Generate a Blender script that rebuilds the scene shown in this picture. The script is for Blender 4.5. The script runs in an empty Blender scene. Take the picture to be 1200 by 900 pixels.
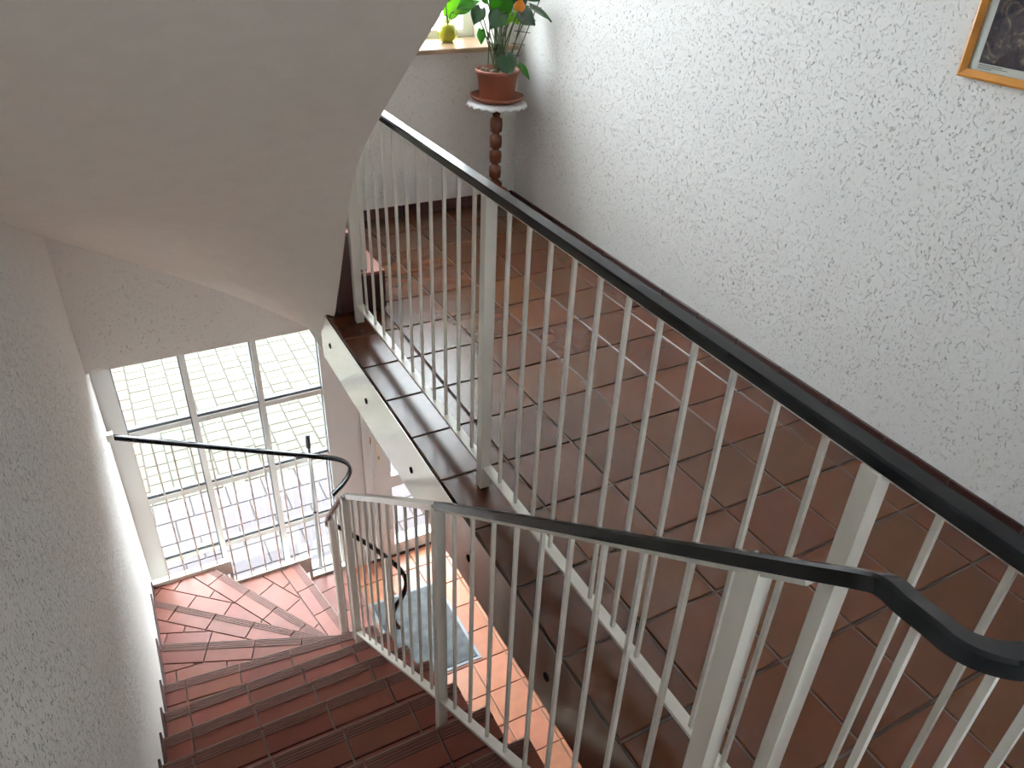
import bpy, math, random
from mathutils import Vector, Matrix
random.seed(7)
SC = bpy.context.scene
COL = SC.collection
S = 0.25            # one floor tile with its joint = 0.25 m; all coordinates below are in tiles
R = 0.772           # riser height in tiles
HALL = -15 * R      # hall floor level, gallery floor is z = 0

# ------------------------------------------------------------------ camera
cam = bpy.data.cameras.new('camera')
cam.sensor_fit = 'HORIZONTAL'
cam.sensor_width = 36.0
cam.lens = 27.27
cam.clip_start = 0.02
cam_o = bpy.data.objects.new('camera', cam)
COL.objects.link(cam_o)
cam_o.matrix_world = Matrix(((0.8822, 0.2257, -0.4132, -1.2391),
                             (-0.4693, 0.4915, -0.7336, -2.2657),
                             (0.0375, 0.8411, 0.5395, 1.5989),
                             (0, 0, 0, 1)))
SC.camera = cam_o

# ------------------------------------------------------------------ world, exposure
SC.view_settings.view_transform = 'Standard'
SC.view_settings.look = 'None'
SC.view_settings.gamma = 1.0
SC.view_settings.use_curve_mapping = False
SC.view_settings.exposure = 0.0
w = bpy.data.worlds.new('sky')
SC.world = w
w.use_nodes = True
bg = w.node_tree.nodes['Background']
bg.inputs['Color'].default_value = (0.86, 0.93, 1.0, 1)
bg.inputs['Strength'].default_value = 21.0


H = math.pi / 2

# ------------------------------------------------------------------ materials
MATS = {}


def nt(name):
    m = bpy.data.materials.new(name)
    m.use_nodes = True
    MATS[name] = m
    n = m.node_tree.nodes
    return m, n, m.node_tree.links, n['Principled BSDF']


def simple(name, col, rough=0.5, metal=0.0, spec=0.5, var=0.0, bump=0.0, bscale=200, coat=0.0, random_amt=0.0):
    m, n, l, b = nt(name)
    b.inputs['Base Color'].default_value = (*col, 1)
    b.inputs['Roughness'].default_value = rough
    b.inputs['Metallic'].default_value = metal
    b.inputs['Specular IOR Level'].default_value = spec
    b.inputs['Coat Weight'].default_value = coat
    tc = n.new('ShaderNodeTexCoord')
    if var or random_amt:
        nz = n.new('ShaderNodeTexNoise')
        nz.inputs['Scale'].default_value = 14
        nz.inputs['Detail'].default_value = 6
        l.new(tc.outputs['Object'], nz.inputs['Vector'])
        mr = n.new('ShaderNodeMapRange')
        mr.inputs['From Min'].default_value = 0.3
        mr.inputs['From Max'].default_value = 0.7
        mr.inputs['To Min'].default_value = 1 - var
        mr.inputs['To Max'].default_value = 1 + var
        l.new(nz.outputs['Fac'], mr.inputs['Value'])
        hs = n.new('ShaderNodeHueSaturation')
        hs.inputs['Color'].default_value = (*col, 1)
        if random_amt:
            oi = n.new('ShaderNodeObjectInfo')
            m2 = n.new('ShaderNodeMapRange')
            m2.inputs['To Min'].default_value = 1 - random_amt
            m2.inputs['To Max'].default_value = 1 + random_amt
            l.new(oi.outputs['Random'], m2.inputs['Value'])
            mu = n.new('ShaderNodeMath')
            mu.operation = 'MULTIPLY'
            l.new(mr.outputs[0], mu.inputs[0])
            l.new(m2.outputs[0], mu.inputs[1])
            l.new(mu.outputs[0], hs.inputs['Value'])
            wn = n.new('ShaderNodeTexWhiteNoise')
            wn.noise_dimensions = '1D'
            l.new(oi.outputs['Random'], wn.inputs['W'])
            m3 = n.new('ShaderNodeMapRange')
            m3.inputs['To Min'].default_value = 0.5 - random_amt * 0.03
            m3.inputs['To Max'].default_value = 0.5 + random_amt * 0.05
            l.new(wn.outputs['Value'], m3.inputs['Value'])
            l.new(m3.outputs[0], hs.inputs['Hue'])
        else:
            l.new(mr.outputs[0], hs.inputs['Value'])
        l.new(hs.outputs[0], b.inputs['Base Color'])
    if bump:
        nb = n.new('ShaderNodeTexNoise')
        nb.inputs['Scale'].default_value = bscale
        nb.inputs['Detail'].default_value = 4
        l.new(tc.outputs['Object'], nb.inputs['Vector'])
        bp = n.new('ShaderNodeBump')
        bp.inputs['Strength'].default_value = bump
        bp.inputs['Distance'].default_value = 0.004
        l.new(nb.outputs['Fac'], bp.inputs['Height'])
        l.new(bp.outputs[0], b.inputs['Normal'])
    return m


def plaster(name, col, strength=1.0, wscale=24.0, density=0.5, width=0.028):
    """rubbed plaster: short worm-like grooves, bump and a darker colour"""
    m, n, l, b = nt(name)
    b.inputs['Base Color'].default_value = (*col, 1)
    b.inputs['Roughness'].default_value = 0.9
    b.inputs['Specular IOR Level'].default_value = 0.2
    tc = n.new('ShaderNodeTexCoord')
    mp = n.new('ShaderNodeMapping')
    mp.inputs['Scale'].default_value = (1, 1.25, 0.8)
    mp.inputs['Rotation'].default_value = (0.5, 0.3, 0)
    l.new(tc.outputs['Object'], mp.inputs['Vector'])
    n1 = n.new('ShaderNodeTexNoise')
    n1.inputs['Scale'].default_value = wscale
    n1.inputs['Detail'].default_value = 1.5
    l.new(mp.outputs[0], n1.inputs['Vector'])
    sub = n.new('ShaderNodeMath'); sub.operation = 'SUBTRACT'; sub.inputs[1].default_value = 0.5
    ab = n.new('ShaderNodeMath'); ab.operation = 'ABSOLUTE'
    l.new(n1.outputs['Fac'], sub.inputs[0]); l.new(sub.outputs[0], ab.inputs[0])
    mr = n.new('ShaderNodeMapRange')
    mr.interpolation_type = 'SMOOTHSTEP'
    mr.inputs['From Min'].default_value = 0.0
    mr.inputs['From Max'].default_value = width
    mr.inputs['To Min'].default_value = 1.0
    mr.inputs['To Max'].default_value = 0.0
    l.new(ab.outputs[0], mr.inputs['Value'])
    n2 = n.new('ShaderNodeTexNoise')
    n2.inputs['Scale'].default_value = wscale * 1.9
    n2.inputs['Detail'].default_value = 2
    l.new(mp.outputs[0], n2.inputs['Vector'])
    m2 = n.new('ShaderNodeMapRange')
    m2.interpolation_type = 'SMOOTHSTEP'
    m2.inputs['From Min'].default_value = 1 - density
    m2.inputs['From Max'].default_value = 1 - density + 0.07
    l.new(n2.outputs['Fac'], m2.inputs['Value'])
    mu = n.new('ShaderNodeMath'); mu.operation = 'MULTIPLY'
    l.new(mr.outputs[0], mu.inputs[0]); l.new(m2.outputs[0], mu.inputs[1])
    n3 = n.new('ShaderNodeTexNoise')
    n3.inputs['Scale'].default_value = 160
    n3.inputs['Detail'].default_value = 5
    l.new(tc.outputs['Object'], n3.inputs['Vector'])
    ma = n.new('ShaderNodeMath'); ma.operation = 'MULTIPLY_ADD'
    ma.inputs[1].default_value = -1.0
    l.new(mu.outputs[0], ma.inputs[0])
    m4 = n.new('ShaderNodeMath'); m4.operation = 'MULTIPLY'; m4.inputs[1].default_value = 0.25
    l.new(n3.outputs['Fac'], m4.inputs[0]); l.new(m4.outputs[0], ma.inputs[2])
    bp = n.new('ShaderNodeBump')
    bp.inputs['Strength'].default_value = strength
    bp.inputs['Distance'].default_value = 0.009
    l.new(ma.outputs[0], bp.inputs['Height'])
    l.new(bp.outputs[0], b.inputs['Normal'])
    # grooves get a darker tone of the base colour
    mx = n.new('ShaderNodeMix'); mx.data_type = 'RGBA'
    mx.inputs['A'].default_value = (*col, 1)
    mx.inputs['B'].default_value = (col[0] * .74, col[1] * .72, col[2] * .69, 1)
    l.new(mu.outputs[0], mx.inputs['Factor'])
    l.new(mx.outputs['Result'], b.inputs['Base Color'])
    return m


plaster('plaster_far', (0.88, 0.85, 0.80), 0.7, 50, 0.47, 0.024)
plaster('plaster', (0.82, 0.81, 0.79), 1.0, 50, 0.50, 0.024)
plaster('plaster_left', (0.87, 0.845, 0.80), 1.0, 50, 0.55, 0.026)
simple('soffit_paint', (0.86, 0.81, 0.735), 0.75, spec=0.25, var=0.025, bump=0.12, bscale=30)
simple('ceiling_paint', (0.75, 0.74, 0.72), 0.9)
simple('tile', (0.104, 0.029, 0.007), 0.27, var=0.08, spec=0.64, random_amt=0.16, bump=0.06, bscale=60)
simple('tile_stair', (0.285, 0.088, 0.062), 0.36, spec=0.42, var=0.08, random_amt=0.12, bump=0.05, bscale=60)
simple('tile_rib', (0.20, 0.085, 0.065), 0.55, var=0.08, bump=0.05)  # darker brown puts the ribs' self-shadow and dirt into the colour
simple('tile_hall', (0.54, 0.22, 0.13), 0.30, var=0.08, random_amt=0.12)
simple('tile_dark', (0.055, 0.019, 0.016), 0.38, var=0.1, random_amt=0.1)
simple('grout', (0.15, 0.115, 0.095), 0.9, var=0.1)
simple('tile_lip_highlight', (0.36, 0.24, 0.21), 0.3, var=0.15)  # paler colour paints in the highlight along the worn nosing edge
simple('grout_stair', (0.27, 0.215, 0.20), 0.9, var=0.1)
simple('grout_hall', (0.42, 0.36, 0.31), 0.9, var=0.1)
simple('white_paint', (0.84, 0.80, 0.72), 0.35, var=0.02)
simple('white_frame', (0.80, 0.80, 0.78), 0.35)
simple('gasket', (0.12, 0.13, 0.14), 0.6)
simple('black_rail', (0.008, 0.009, 0.011), 0.18, spec=0.3, bump=0.05, bscale=12)
simple('bare_steel', (0.50, 0.48, 0.45), 0.30, metal=0.8)
simple('fascia_metal', (0.56, 0.53, 0.48), 0.22, metal=1.0, bump=0.03, bscale=8)
simple('bolt_black', (0.006, 0.006, 0.006), 0.8, spec=0.05)
simple('brass', (0.45, 0.36, 0.2), 0.3, metal=1.0)
simple('metal', (0.7, 0.7, 0.7), 0.25, metal=1.0)
simple('mat_fibre', (0.13, 0.14, 0.145), 0.95, var=0.35, bump=0.8, bscale=400)
simple('mat_edge', (0.36, 0.39, 0.43), 0.6)
simple('wood_dark', (0.14, 0.036, 0.010), 0.25, var=0.25, coat=0.4)
simple('wood_frame', (0.62, 0.26, 0.045), 0.35, var=0.15)
simple('wood_sill', (0.36, 0.23, 0.14), 0.3, var=0.15)
simple('terracotta', (0.29, 0.095, 0.055), 0.5, var=0.06)
simple('doily', (0.78, 0.77, 0.78), 0.9, bump=0.4, bscale=300)
simple('soil', (0.05, 0.03, 0.022), 0.95, var=0.3, bump=0.8)
simple('pebble', (0.26, 0.17, 0.13), 0.8, random_amt=0.3)
simple('leaf_dark', (0.016, 0.075, 0.020), 0.25, var=0.2, spec=0.7)
simple('leaf_mid', (0.05, 0.21, 0.025), 0.35, var=0.2)
simple('leaf_lime', (0.22, 0.50, 0.03), 0.4, var=0.15)
simple('stem', (0.07, 0.10, 0.03), 0.5, var=0.2)
simple('flower', (0.85, 0.30, 0.02), 0.4, var=0.15)
simple('wire', (0.015, 0.02, 0.018), 0.5)
simple('paper', (0.78, 0.77, 0.74), 0.8)
simple('ink', (0.08, 0.08, 0.08), 0.8)
simple('paver_cream', (0.056, 0.0525, 0.037), 0.9, var=0.12, random_amt=0.05, bump=0.5, bscale=60)
simple('paver_pink', (0.049, 0.041, 0.045), 0.85, var=0.06, random_amt=0.05)
simple('paver_brick', (0.060, 0.042, 0.028), 0.85, var=0.1, random_amt=0.08)
simple('earth', (0.042, 0.040, 0.033), 0.95, var=0.1)
simple('pole_grey', (0.36, 0.38, 0.39), 0.35, metal=0.6)
simple('rubber', (0.02, 0.02, 0.022), 0.6)
simple('vase_water', (0.42, 0.36, 0.03), 0.15, var=0.2)
for nme in ('leaf_mid', 'leaf_lime'):
    MATS[nme].node_tree.nodes['Principled BSDF'].inputs['Transmission Weight'].default_value = 0.0


def leaf_translucent(name, col):
    m = MATS[name]
    n, l = m.node_tree.nodes, m.node_tree.links
    t = n.new('ShaderNodeBsdfTranslucent')
    t.inputs['Color'].default_value = (*col, 1)
    mx = n.new('ShaderNodeMixShader')
    mx.inputs[0].default_value = 0.45
    out = [q for q in n if q.type == 'OUTPUT_MATERIAL'][0]
    l.new(n['Principled BSDF'].outputs[0], mx.inputs[1])
    l.new(t.outputs[0], mx.inputs[2])
    l.new(mx.outputs[0], out.inputs['Surface'])


leaf_translucent('leaf_mid', (0.16, 0.45, 0.03))
leaf_translucent('leaf_lime', (0.40, 0.75, 0.04))


def glass(name, tint):
    m, n, l, b = nt(name)
    n.remove(b)
    out = [q for q in n if q.type == 'OUTPUT_MATERIAL'][0]
    tr = n.new('ShaderNodeBsdfTransparent'); tr.inputs['Color'].default_value = (*tint, 1)
    gl = n.new('ShaderNodeBsdfGlossy'); gl.inputs['Roughness'].default_value = 0.0
    lw = n.new('ShaderNodeLayerWeight'); lw.inputs['Blend'].default_value = 0.5
    pw = n.new('ShaderNodeMath'); pw.operation = 'POWER'; pw.inputs[1].default_value = 5.0
    fr = n.new('ShaderNodeMath'); fr.operation = 'MULTIPLY_ADD'; fr.inputs[1].default_value = 0.96; fr.inputs[2].default_value = 0.04
    l.new(lw.outputs['Facing'], pw.inputs[0]); l.new(pw.outputs[0], fr.inputs[0])
    mx = n.new('ShaderNodeMixShader')
    l.new(fr.outputs[0], mx.inputs[0]); l.new(tr.outputs[0], mx.inputs[1]); l.new(gl.outputs[0], mx.inputs[2])
    l.new(mx.outputs[0], out.inputs['Surface'])


glass('glass', (0.97, 0.98, 0.97))
glass('glass_green', (0.86, 0.92, 0.55))


def artwork(name):
    m, n, l, b = nt(name)
    tc = n.new('ShaderNodeTexCoord')
    nz = n.new('ShaderNodeTexNoise'); nz.inputs['Scale'].default_value = 22; nz.inputs['Detail'].default_value = 12; nz.inputs['Roughness'].default_value = 0.7
    nz.inputs['Distortion'].default_value = 1.6
    l.new(tc.outputs['Object'], nz.inputs['Vector'])
    cr = n.new('ShaderNodeValToRGB')
    e = cr.color_ramp.elements
    e[0].position, e[0].color = 0.34, (0.012, 0.014, 0.03, 1)
    e[1].position, e[1].color = 0.72, (0.42, 0.38, 0.30, 1)
    for p_, c_ in ((0.46, (0.03, 0.028, 0.05, 1)), (0.56, (0.10, 0.06, 0.065, 1))):
        q = e.new(p_); q.color = c_
    l.new(nz.outputs['Fac'], cr.inputs[0])
    l.new(cr.outputs[0], b.inputs['Base Color'])
    b.inputs['Roughness'].default_value = 0.3


artwork('print')

# ------------------------------------------------------------------ mesh helpers
ORG = {}


def V(p):
    return Vector(p)


class MB:
    def __init__(self):
        self.v, self.f, self.m, self.sm = [], [], [], []

    def add(self, vs, fs, mi=0, smooth=False):
        o = len(self.v)
        self.v += [tuple(x) for x in vs]
        for f in fs:
            self.f.append([i + o for i in f]); self.m.append(mi); self.sm.append(smooth)
        return self

    def box(self, x0, x1, y0, y1, z0, z1, mi=0):
        vs = [(x, y, z) for z in (z0, z1) for y in (y0, y1) for x in (x0, x1)]
        return self.add(vs, [(0, 2, 3, 1), (4, 5, 7, 6), (0, 1, 5, 4), (2, 6, 7, 3), (0, 4, 6, 2), (1, 3, 7, 5)], mi)

    def cbox(self, x0, x1, y0, y1, z0, z1, c=0.02, mi=0):
        """box with chamfered top and vertical edges"""
        vs = []
        for z, k in ((z0, 0), (z1 - c, 0), (z1, c)):
            vs += [(x0 + k, y0 + k, z), (x1 - k, y0 + k, z), (x1 - k, y1 - k, z), (x0 + k, y1 - k, z)]
        fs = [(3, 2, 1, 0), (8, 9, 10, 11)]
        for a in (0, 4):
            for i in range(4):
                j = (i + 1) % 4
                fs.append((a + i, a + j, a + 4 + j, a + 4 + i))
        return self.add(vs, fs, mi)

    def prism(self, poly, z0, z1, mi=0, mtop=None, c=0.0):
        n = len(poly)
        area = sum(poly[i][0] * poly[(i + 1) % n][1] - poly[(i + 1) % n][0] * poly[i][1] for i in range(n))
        if area < 0:
            poly = poly[::-1]
        vs = [(x, y, z0) for x, y in poly] + [(x, y, z1) for x, y in poly]
        o = len(self.v)
        self.add(vs, [list(range(n))[::-1]] + [(i, (i + 1) % n, n + (i + 1) % n, n + i) for i in range(n)], mi)
        self.f.append([o + n + i for i in range(n)]); self.m.append(mi if mtop is None else mtop); self.sm.append(False)
        return self

    def sweep(self, pts, prof, up=(0, 0, 1), mi=0, smooth=True, closed_prof=True, caps=True):
        pts = [V(p) for p in pts]
        n = len(pts)
        T = []
        for i in range(n):
            t = pts[min(i + 1, n - 1)] - pts[max(i - 1, 0)]
            T.append(t.normalized())
        u = V(up); u = (u - T[0] * u.dot(T[0])).normalized()
        vs = []
        for i in range(n):
            if i:
                u = (u - T[i] * u.dot(T[i])).normalized()
            s = T[i].cross(u)
            for a, b in prof:
                vs.append(pts[i] + s * a + u * b)
        k = len(prof)
        fs = []
        for i in range(n - 1):
            for j in range(k):
                j2 = (j + 1) % k
                fs.append((i * k + j, (i + 1) * k + j, (i + 1) * k + j2, i * k + j2))
        self.add(vs, fs, mi, smooth)
        if caps:
            o = len(self.v) - len(vs)
            self.f.append([o + j for j in range(k)]); self.m.append(mi); self.sm.append(False)
            self.f.append([o + (n - 1) * k + j for j in range(k)][::-1]); self.m.append(mi); self.sm.append(False)
        return self

    def tube(self, pts, r, k=8, mi=0, up=None):
        if up is None:
            d = (V(pts[-1]) - V(pts[0]))
            up = (0, 0, 1) if abs(d.normalized().z) < 0.9 else (0, 1, 0)
        return self.sweep(pts, [(r * math.cos(2 * math.pi * j / k), r * math.sin(2 * math.pi * j / k)) for j in range(k)], up, mi)

    def lathe(self, prof, cx=0, cy=0, k=24, mi=0, smooth=True, wav=0, wn=0):
        vs = []
        for r, z in prof:
            for j in range(k):
                a = 2 * math.pi * j / k
                rr = r * (1 + wav * math.cos(wn * a)) if wn else r
                vs.append((cx + rr * math.cos(a), cy + rr * math.sin(a), z))
        fs = []
        n = len(prof)
        for i in range(n - 1):
            for j in range(k):
                j2 = (j + 1) % k
                fs.append((i * k + j, i * k + j2, (i + 1) * k + j2, (i + 1) * k + j))
        self.add(vs, fs, mi, smooth)
        return self

    def build(self, name, mats, parent=None, **tags):
        if isinstance(mats, str):
            mats = [mats]
        xs = [p[0] for p in self.v]; ys = [p[1] for p in self.v]; zs = [p[2] for p in self.v]
        org = V(((min(xs) + max(xs)) / 2, (min(ys) + max(ys)) / 2, min(zs)))
        me = bpy.data.meshes.new(name)
        me.from_pydata([((V(p) - org) * S)[:] for p in self.v], [], self.f)
        for m in mats:
            me.materials.append(MATS[m])
        me.polygons.foreach_set('material_index', self.m)
        me.polygons.foreach_set('use_smooth', self.sm)
        me.update()
        return link(name, me, org, parent, **tags)


def link(name, data, org, parent=None, **tags):
    o = bpy.data.objects.new(name, data)
    COL.objects.link(o)
    ORG[o] = V(org)
    if parent is not None:
        o.parent = parent
        o.location = (V(org) - ORG[parent]) * S
    else:
        o.location = V(org) * S
    for k, v in tags.items():
        o[k] = v
    return o


def empty(name, org, **tags):
    o = link(name, None, org, None, **tags)
    o.empty_display_size = 0.1
    return o


def box(name, mat, dims, parent=None, **tags):
    return MB().box(*dims).build(name, mat, parent, **tags)


def clip(poly, a, b, c):
    """keep a*x + b*y >= c"""
    out = []
    n = len(poly)
    for i in range(n):
        p, q = poly[i], poly[(i + 1) % n]
        dp, dq = a * p[0] + b * p[1] - c, a * q[0] + b * q[1] - c
        if dp >= 0:
            out.append(p)
        if (dp >= 0) != (dq >= 0):
            t = dp / (dp - dq)
            out.append((p[0] + t * (q[0] - p[0]), p[1] + t * (q[1] - p[1])))
    return out


def clip_to(poly, conv):
    n = len(conv)
    area = sum(conv[i][0] * conv[(i + 1) % n][1] - conv[(i + 1) % n][0] * conv[i][1] for i in range(n))
    sg = 1 if area > 0 else -1
    for i in range(n):
        p, q = conv[i], conv[(i + 1) % n]
        dx, dy = q[0] - p[0], q[1] - p[1]
        ln = math.hypot(dx, dy)
        if ln < 1e-6:
            continue
        a, b = -dy / ln * sg, dx / ln * sg
        poly = clip(poly, a, b, a * p[0] + b * p[1])
        if len(poly) < 3:
            return []
    return poly


def parea(poly):
    n = len(poly)
    return abs(sum(poly[i][0] * poly[(i + 1) % n][1] - poly[(i + 1) % n][0] * poly[i][1] for i in range(n))) / 2


def smooth_path(pts, sub=8):
    P = [V(p) for p in pts]
    P = [P[0] * 2 - P[1]] + P + [P[-1] * 2 - P[-2]]
    out = []
    for i in range(1, len(P) - 2):
        for k in range(sub):
            t = k / sub
            a, b, c, d = P[i - 1], P[i], P[i + 1], P[i + 2]
            out.append(0.5 * ((2 * b) + (c - a) * t + (2 * a - 5 * b + 4 * c - d) * t * t + (3 * b - a - 3 * c + d) * t ** 3))
    out.append(P[-2])
    return out


# ------------------------------------------------------------------ the shell
XL, XR, YF, YB, ZT = -6.07, 3.88, 7.0, -13.0, 13.0
YG = 8.1                                   # inner face of the entrance glazing
XS = -1.95                                 # edge of the gallery slab
box('wall_left', 'plaster_left', (XL - 0.8, XL, YB, YG + 0.35, HALL - 1, ZT), kind='structure',
    label='rough white plastered wall running beside the lower stairs', category='wall')
box('wall_right', 'plaster', (XR, XR + 0.8, YB, YG + 0.35, -1.05, ZT), kind='structure',
    label='rough white plastered gallery wall carrying the framed picture', category='wall')
box('wall_hall', 'plaster', (XR, XR + 0.8, YB, YG + 0.35, HALL - 1, -1.05), kind='structure',
    label='white plastered wall of the entrance hall under the gallery', category='wall')
# facade wall, with the gallery window opening
WX0, WX1, WZ0, WZ1 = -0.3, 3.30, 3.42, 9.2
SX0, SX1, SZ0, SZ1 = -5.7, -1.0, 4.2, 12.4      # added stairwell glazing above the upper flight, out of view
YO = YG + 0.35
fw = MB()
fw.box(XL, SX0, YF, YO, -2.45, ZT)
fw.box(SX0, SX1, YF, YO, -2.45, SZ0)
fw.box(SX0, SX1, YF, YO, SZ1, ZT)
fw.box(SX1, WX0, YF, YO, -2.45, ZT)
fw.box(WX1, XR, YF, YO, -2.45, ZT)
fw.box(WX0, WX1, YF, YO, -2.45, WZ0)
fw.box(WX0, WX1, YF, YO, WZ1, ZT)
fw.box(3.5, XR, YG - 0.1, YO, HALL - 1, -2.45)
fw.build('wall_far', 'plaster_far', kind='structure', label='plastered facade wall above the entrance glazing, pierced by the gallery window', category='wall')
nw = MB()
nw.box(XL, -4, YB - 0.5, YB, HALL - 1, ZT); nw.box(2, XR, YB - 0.5, YB, HALL - 1, ZT)
nw.box(-4, 2, YB - 0.5, YB, HALL - 1, 4.5); nw.box(-4, 2, YB - 0.5, YB, 8, ZT); nw.box(-2.6, 2, YB - 0.5, YB, 4.5, 8)
nw.build('wall_near', 'plaster', kind='structure', label='plastered wall with an opening for the added daylight window behind the landing', category='wall')
box('ceiling', 'ceiling_paint', (XL, XR, YB, YO, ZT, ZT + 0.5), kind='structure', label='white ceiling over the stairwell', category='ceiling')

# gallery floor
slab = MB()
for x0, x1, y0, y1 in ((XS, XR, YB, YF), (XL, XS, YB, -7.65)):
    slab.box(x0, x1, y0, y1, -1.04, -0.06, 1)
    slab.box(x0, x1, y0, y1, -0.06, -0.022, 0)
floor = slab.build('floor', ['grout', 'ceiling_paint'], kind='structure', label='brown terracotta tiled floor of the gallery behind the railing', category='floor')


def tile_mesh(name, w, d, mat, h=0.045, c=0.012):
    me = bpy.data.meshes.new(name)
    b = MB().cbox(-w / 2, w / 2, -d / 2, d / 2, 0, h, c)
    me.from_pydata([(V(p) * S)[:] for p in b.v], [], b.f)
    me.materials.append(MATS[mat])
    return me


J = 0.03
tm = {}


def put_tile(x0, x1, y0, y1, z, mat, parent, name='floor_tile', h=0.045):
    key = (round(x1 - x0, 3), round(y1 - y0, 3), mat, h)
    if key not in tm:
        tm[key] = tile_mesh(name, x1 - x0, y1 - y0, mat, h)
    return link(name, tm[key], ((x0 + x1) / 2, (y0 + y1) / 2, z - h + random.uniform(-0.003, 0.003)), parent)


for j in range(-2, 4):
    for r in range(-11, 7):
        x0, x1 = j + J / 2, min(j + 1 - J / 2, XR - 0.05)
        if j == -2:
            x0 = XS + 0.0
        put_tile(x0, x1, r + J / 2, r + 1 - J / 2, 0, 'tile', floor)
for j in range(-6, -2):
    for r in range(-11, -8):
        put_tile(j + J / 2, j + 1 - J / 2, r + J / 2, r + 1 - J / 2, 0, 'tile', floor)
# baseboards made of tiles
bb = box('baseboard_right', 'grout', (XR - 0.03, XR + 0.01, -11, YF, 0, 0.20), kind='structure', label='dark brown tile baseboard along the rough gallery wall', category='baseboard')
for r in range(-11, 7):
    MB().cbox(XR - 0.055, XR - 0.02, r + J / 2, r + 1 - J / 2, 0.0, 0.215, 0.008).build('baseboard_tile', 'tile_dark', bb)
bb = box('baseboard_far', 'grout', (-0.9, XR - 0.06, YF - 0.03, YF + 0.01, 0, 0.215), kind='structure', label='dark brown tile baseboard under the gallery window', category='baseboard')
for j in range(-1, 4):
    MB().cbox(max(j + J / 2, -0.9), min(j + 1 - J / 2, XR - 0.06), YF - 0.055, YF - 0.02, 0.0, 0.235, 0.008).build('baseboard_tile', 'tile_dark', bb)

# slab edge: metal fascia with bolts
fa = box('trim_fascia', 'fascia_metal', (XS - 0.02, XS + 0.01, -7.6, 3.4, -1.06, -0.05), kind='structure', label='pale metal fascia strip with black bolts along the gallery slab edge', category='trim')
for y in (2.86, 0.93, -0.98, -2.87, -4.77, -6.68):
    MB().sweep([(XS - 0.03, y, -0.57), (XS + 0.0, y, -0.57)], [(0.05 * math.cos(a * math.pi / 5), 0.05 * math.sin(a * math.pi / 5)) for a in range(10)], (0, 0, 1)).build('bolt', 'bolt_black', fa)

# hall floor
hf = MB().box(-3.0, XR, YB, 9.0, HALL - 0.6, HALL - 0.045).box(XL, -3.0, YB, 9.0, HALL - 0.6, HALL - 0.045).build(
    'floor_hall', 'grout_hall', kind='structure', label='orange terracotta tiled entrance hall floor below the gallery', category='floor')
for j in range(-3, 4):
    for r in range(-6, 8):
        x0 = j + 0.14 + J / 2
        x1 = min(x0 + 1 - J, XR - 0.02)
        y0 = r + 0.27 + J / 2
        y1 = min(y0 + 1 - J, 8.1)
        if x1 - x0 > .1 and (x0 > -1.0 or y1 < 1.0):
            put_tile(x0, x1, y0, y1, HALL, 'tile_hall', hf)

# ------------------------------------------------------------------ entrance glazing
gz = empty('window_1', (-3.5, 8.2, HALL), kind='structure', label='white framed floor to ceiling glazing beside the lower stairs', category='window')
Y0, Y1 = YG, YG + 0.22
ZB = HALL
box('frame_post', 'white_frame', (XL, -5.665, Y0, Y1, ZB, -2.4), gz)
for x in (-4.23, -2.605):
    box('mullion', 'white_frame', (x + 0.015, x + 0.15, Y0, Y1, ZB, -2.4), gz)
    box('gasket', 'gasket', (x - 0.012, x + 0.015, Y0 + 0.05, Y1 - 0.05, ZB, -2.4), gz)
box('frame_post', 'white_frame', (-0.975, -0.38, Y0 - 0.02, Y1, ZB, -2.4), gz)
box('gasket', 'gasket', (-1.0, -0.975, Y0 + 0.05, Y1 - 0.05, ZB, -2.4), gz)
box('frame_panel', 'white_frame', (-0.37, -0.05, Y0 + 0.04, Y1, ZB, -2.4), gz)
box('gasket', 'gasket', (-5.665, -5.645, Y0 + 0.05, Y1 - 0.05, ZB, -2.4), gz)
cols = [(-5.645, -4.242), (-4.08, -2.617), (-2.455, -1.0)]
bars = [-2.77, -4.86, -6.94, -9.06, -11.2]
for z in bars:
    for (a, b) in cols:
        box('glazing_bar', 'white_frame', (a, b, Y0, Y1, z - 0.13 if z > -11 else ZB, z), gz)
        box('gasket', 'gasket', (a, b, Y0 + 0.045, Y1 - 0.045, z, z + 0.075), gz)
zz = bars
for i in range(4):
    for (a, b) in cols:
        box('pane', 'glass', (a, b, Y0 + 0.10, Y0 + 0.12, zz[i + 1] + 0.075, zz[i] - 0.13), gz)

# entrance door
dr = empty('door_1', (1.8, 8.2, HALL), kind='structure', label='white framed glass entrance door beyond the doormat', category='door')
box('door_frame', 'white_frame', (-0.04, 0.18, Y0 - 0.02, Y1, ZB, -2.4), dr)
box('door_frame', 'white_frame', (3.3, 3.5, Y0 - 0.02, Y1, ZB, -2.4), dr)
box('door_stile', 'white_frame', (0.205, 0.74, Y0 - 0.04, Y1 - 0.05, ZB + 0.06, -2.75), dr)
box('door_stile', 'white_frame', (2.85, 3.28, Y0 - 0.04, Y1 - 0.05, ZB + 0.06, -2.75), dr)
for z0, z1 in ((ZB + 0.06, -11.1), (-8.80, -8.38), (-3.2, -2.75)):
    box('door_rail', 'white_frame', (0.74, 2.85, Y0 - 0.04, Y1 - 0.05, z0, z1), dr)
for z0, z1 in ((-11.1, -8.80), (-8.38, -3.2)):
    box('pane', 'glass', (0.74, 2.85, Y0 + 0.05, Y0 + 0.07, z0, z1), dr)
hp = box('handle_plate', 'white_paint', (0.31, 0.47, Y0 - 0.065, Y0 - 0.04, -7.85, -6.6), dr)
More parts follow.
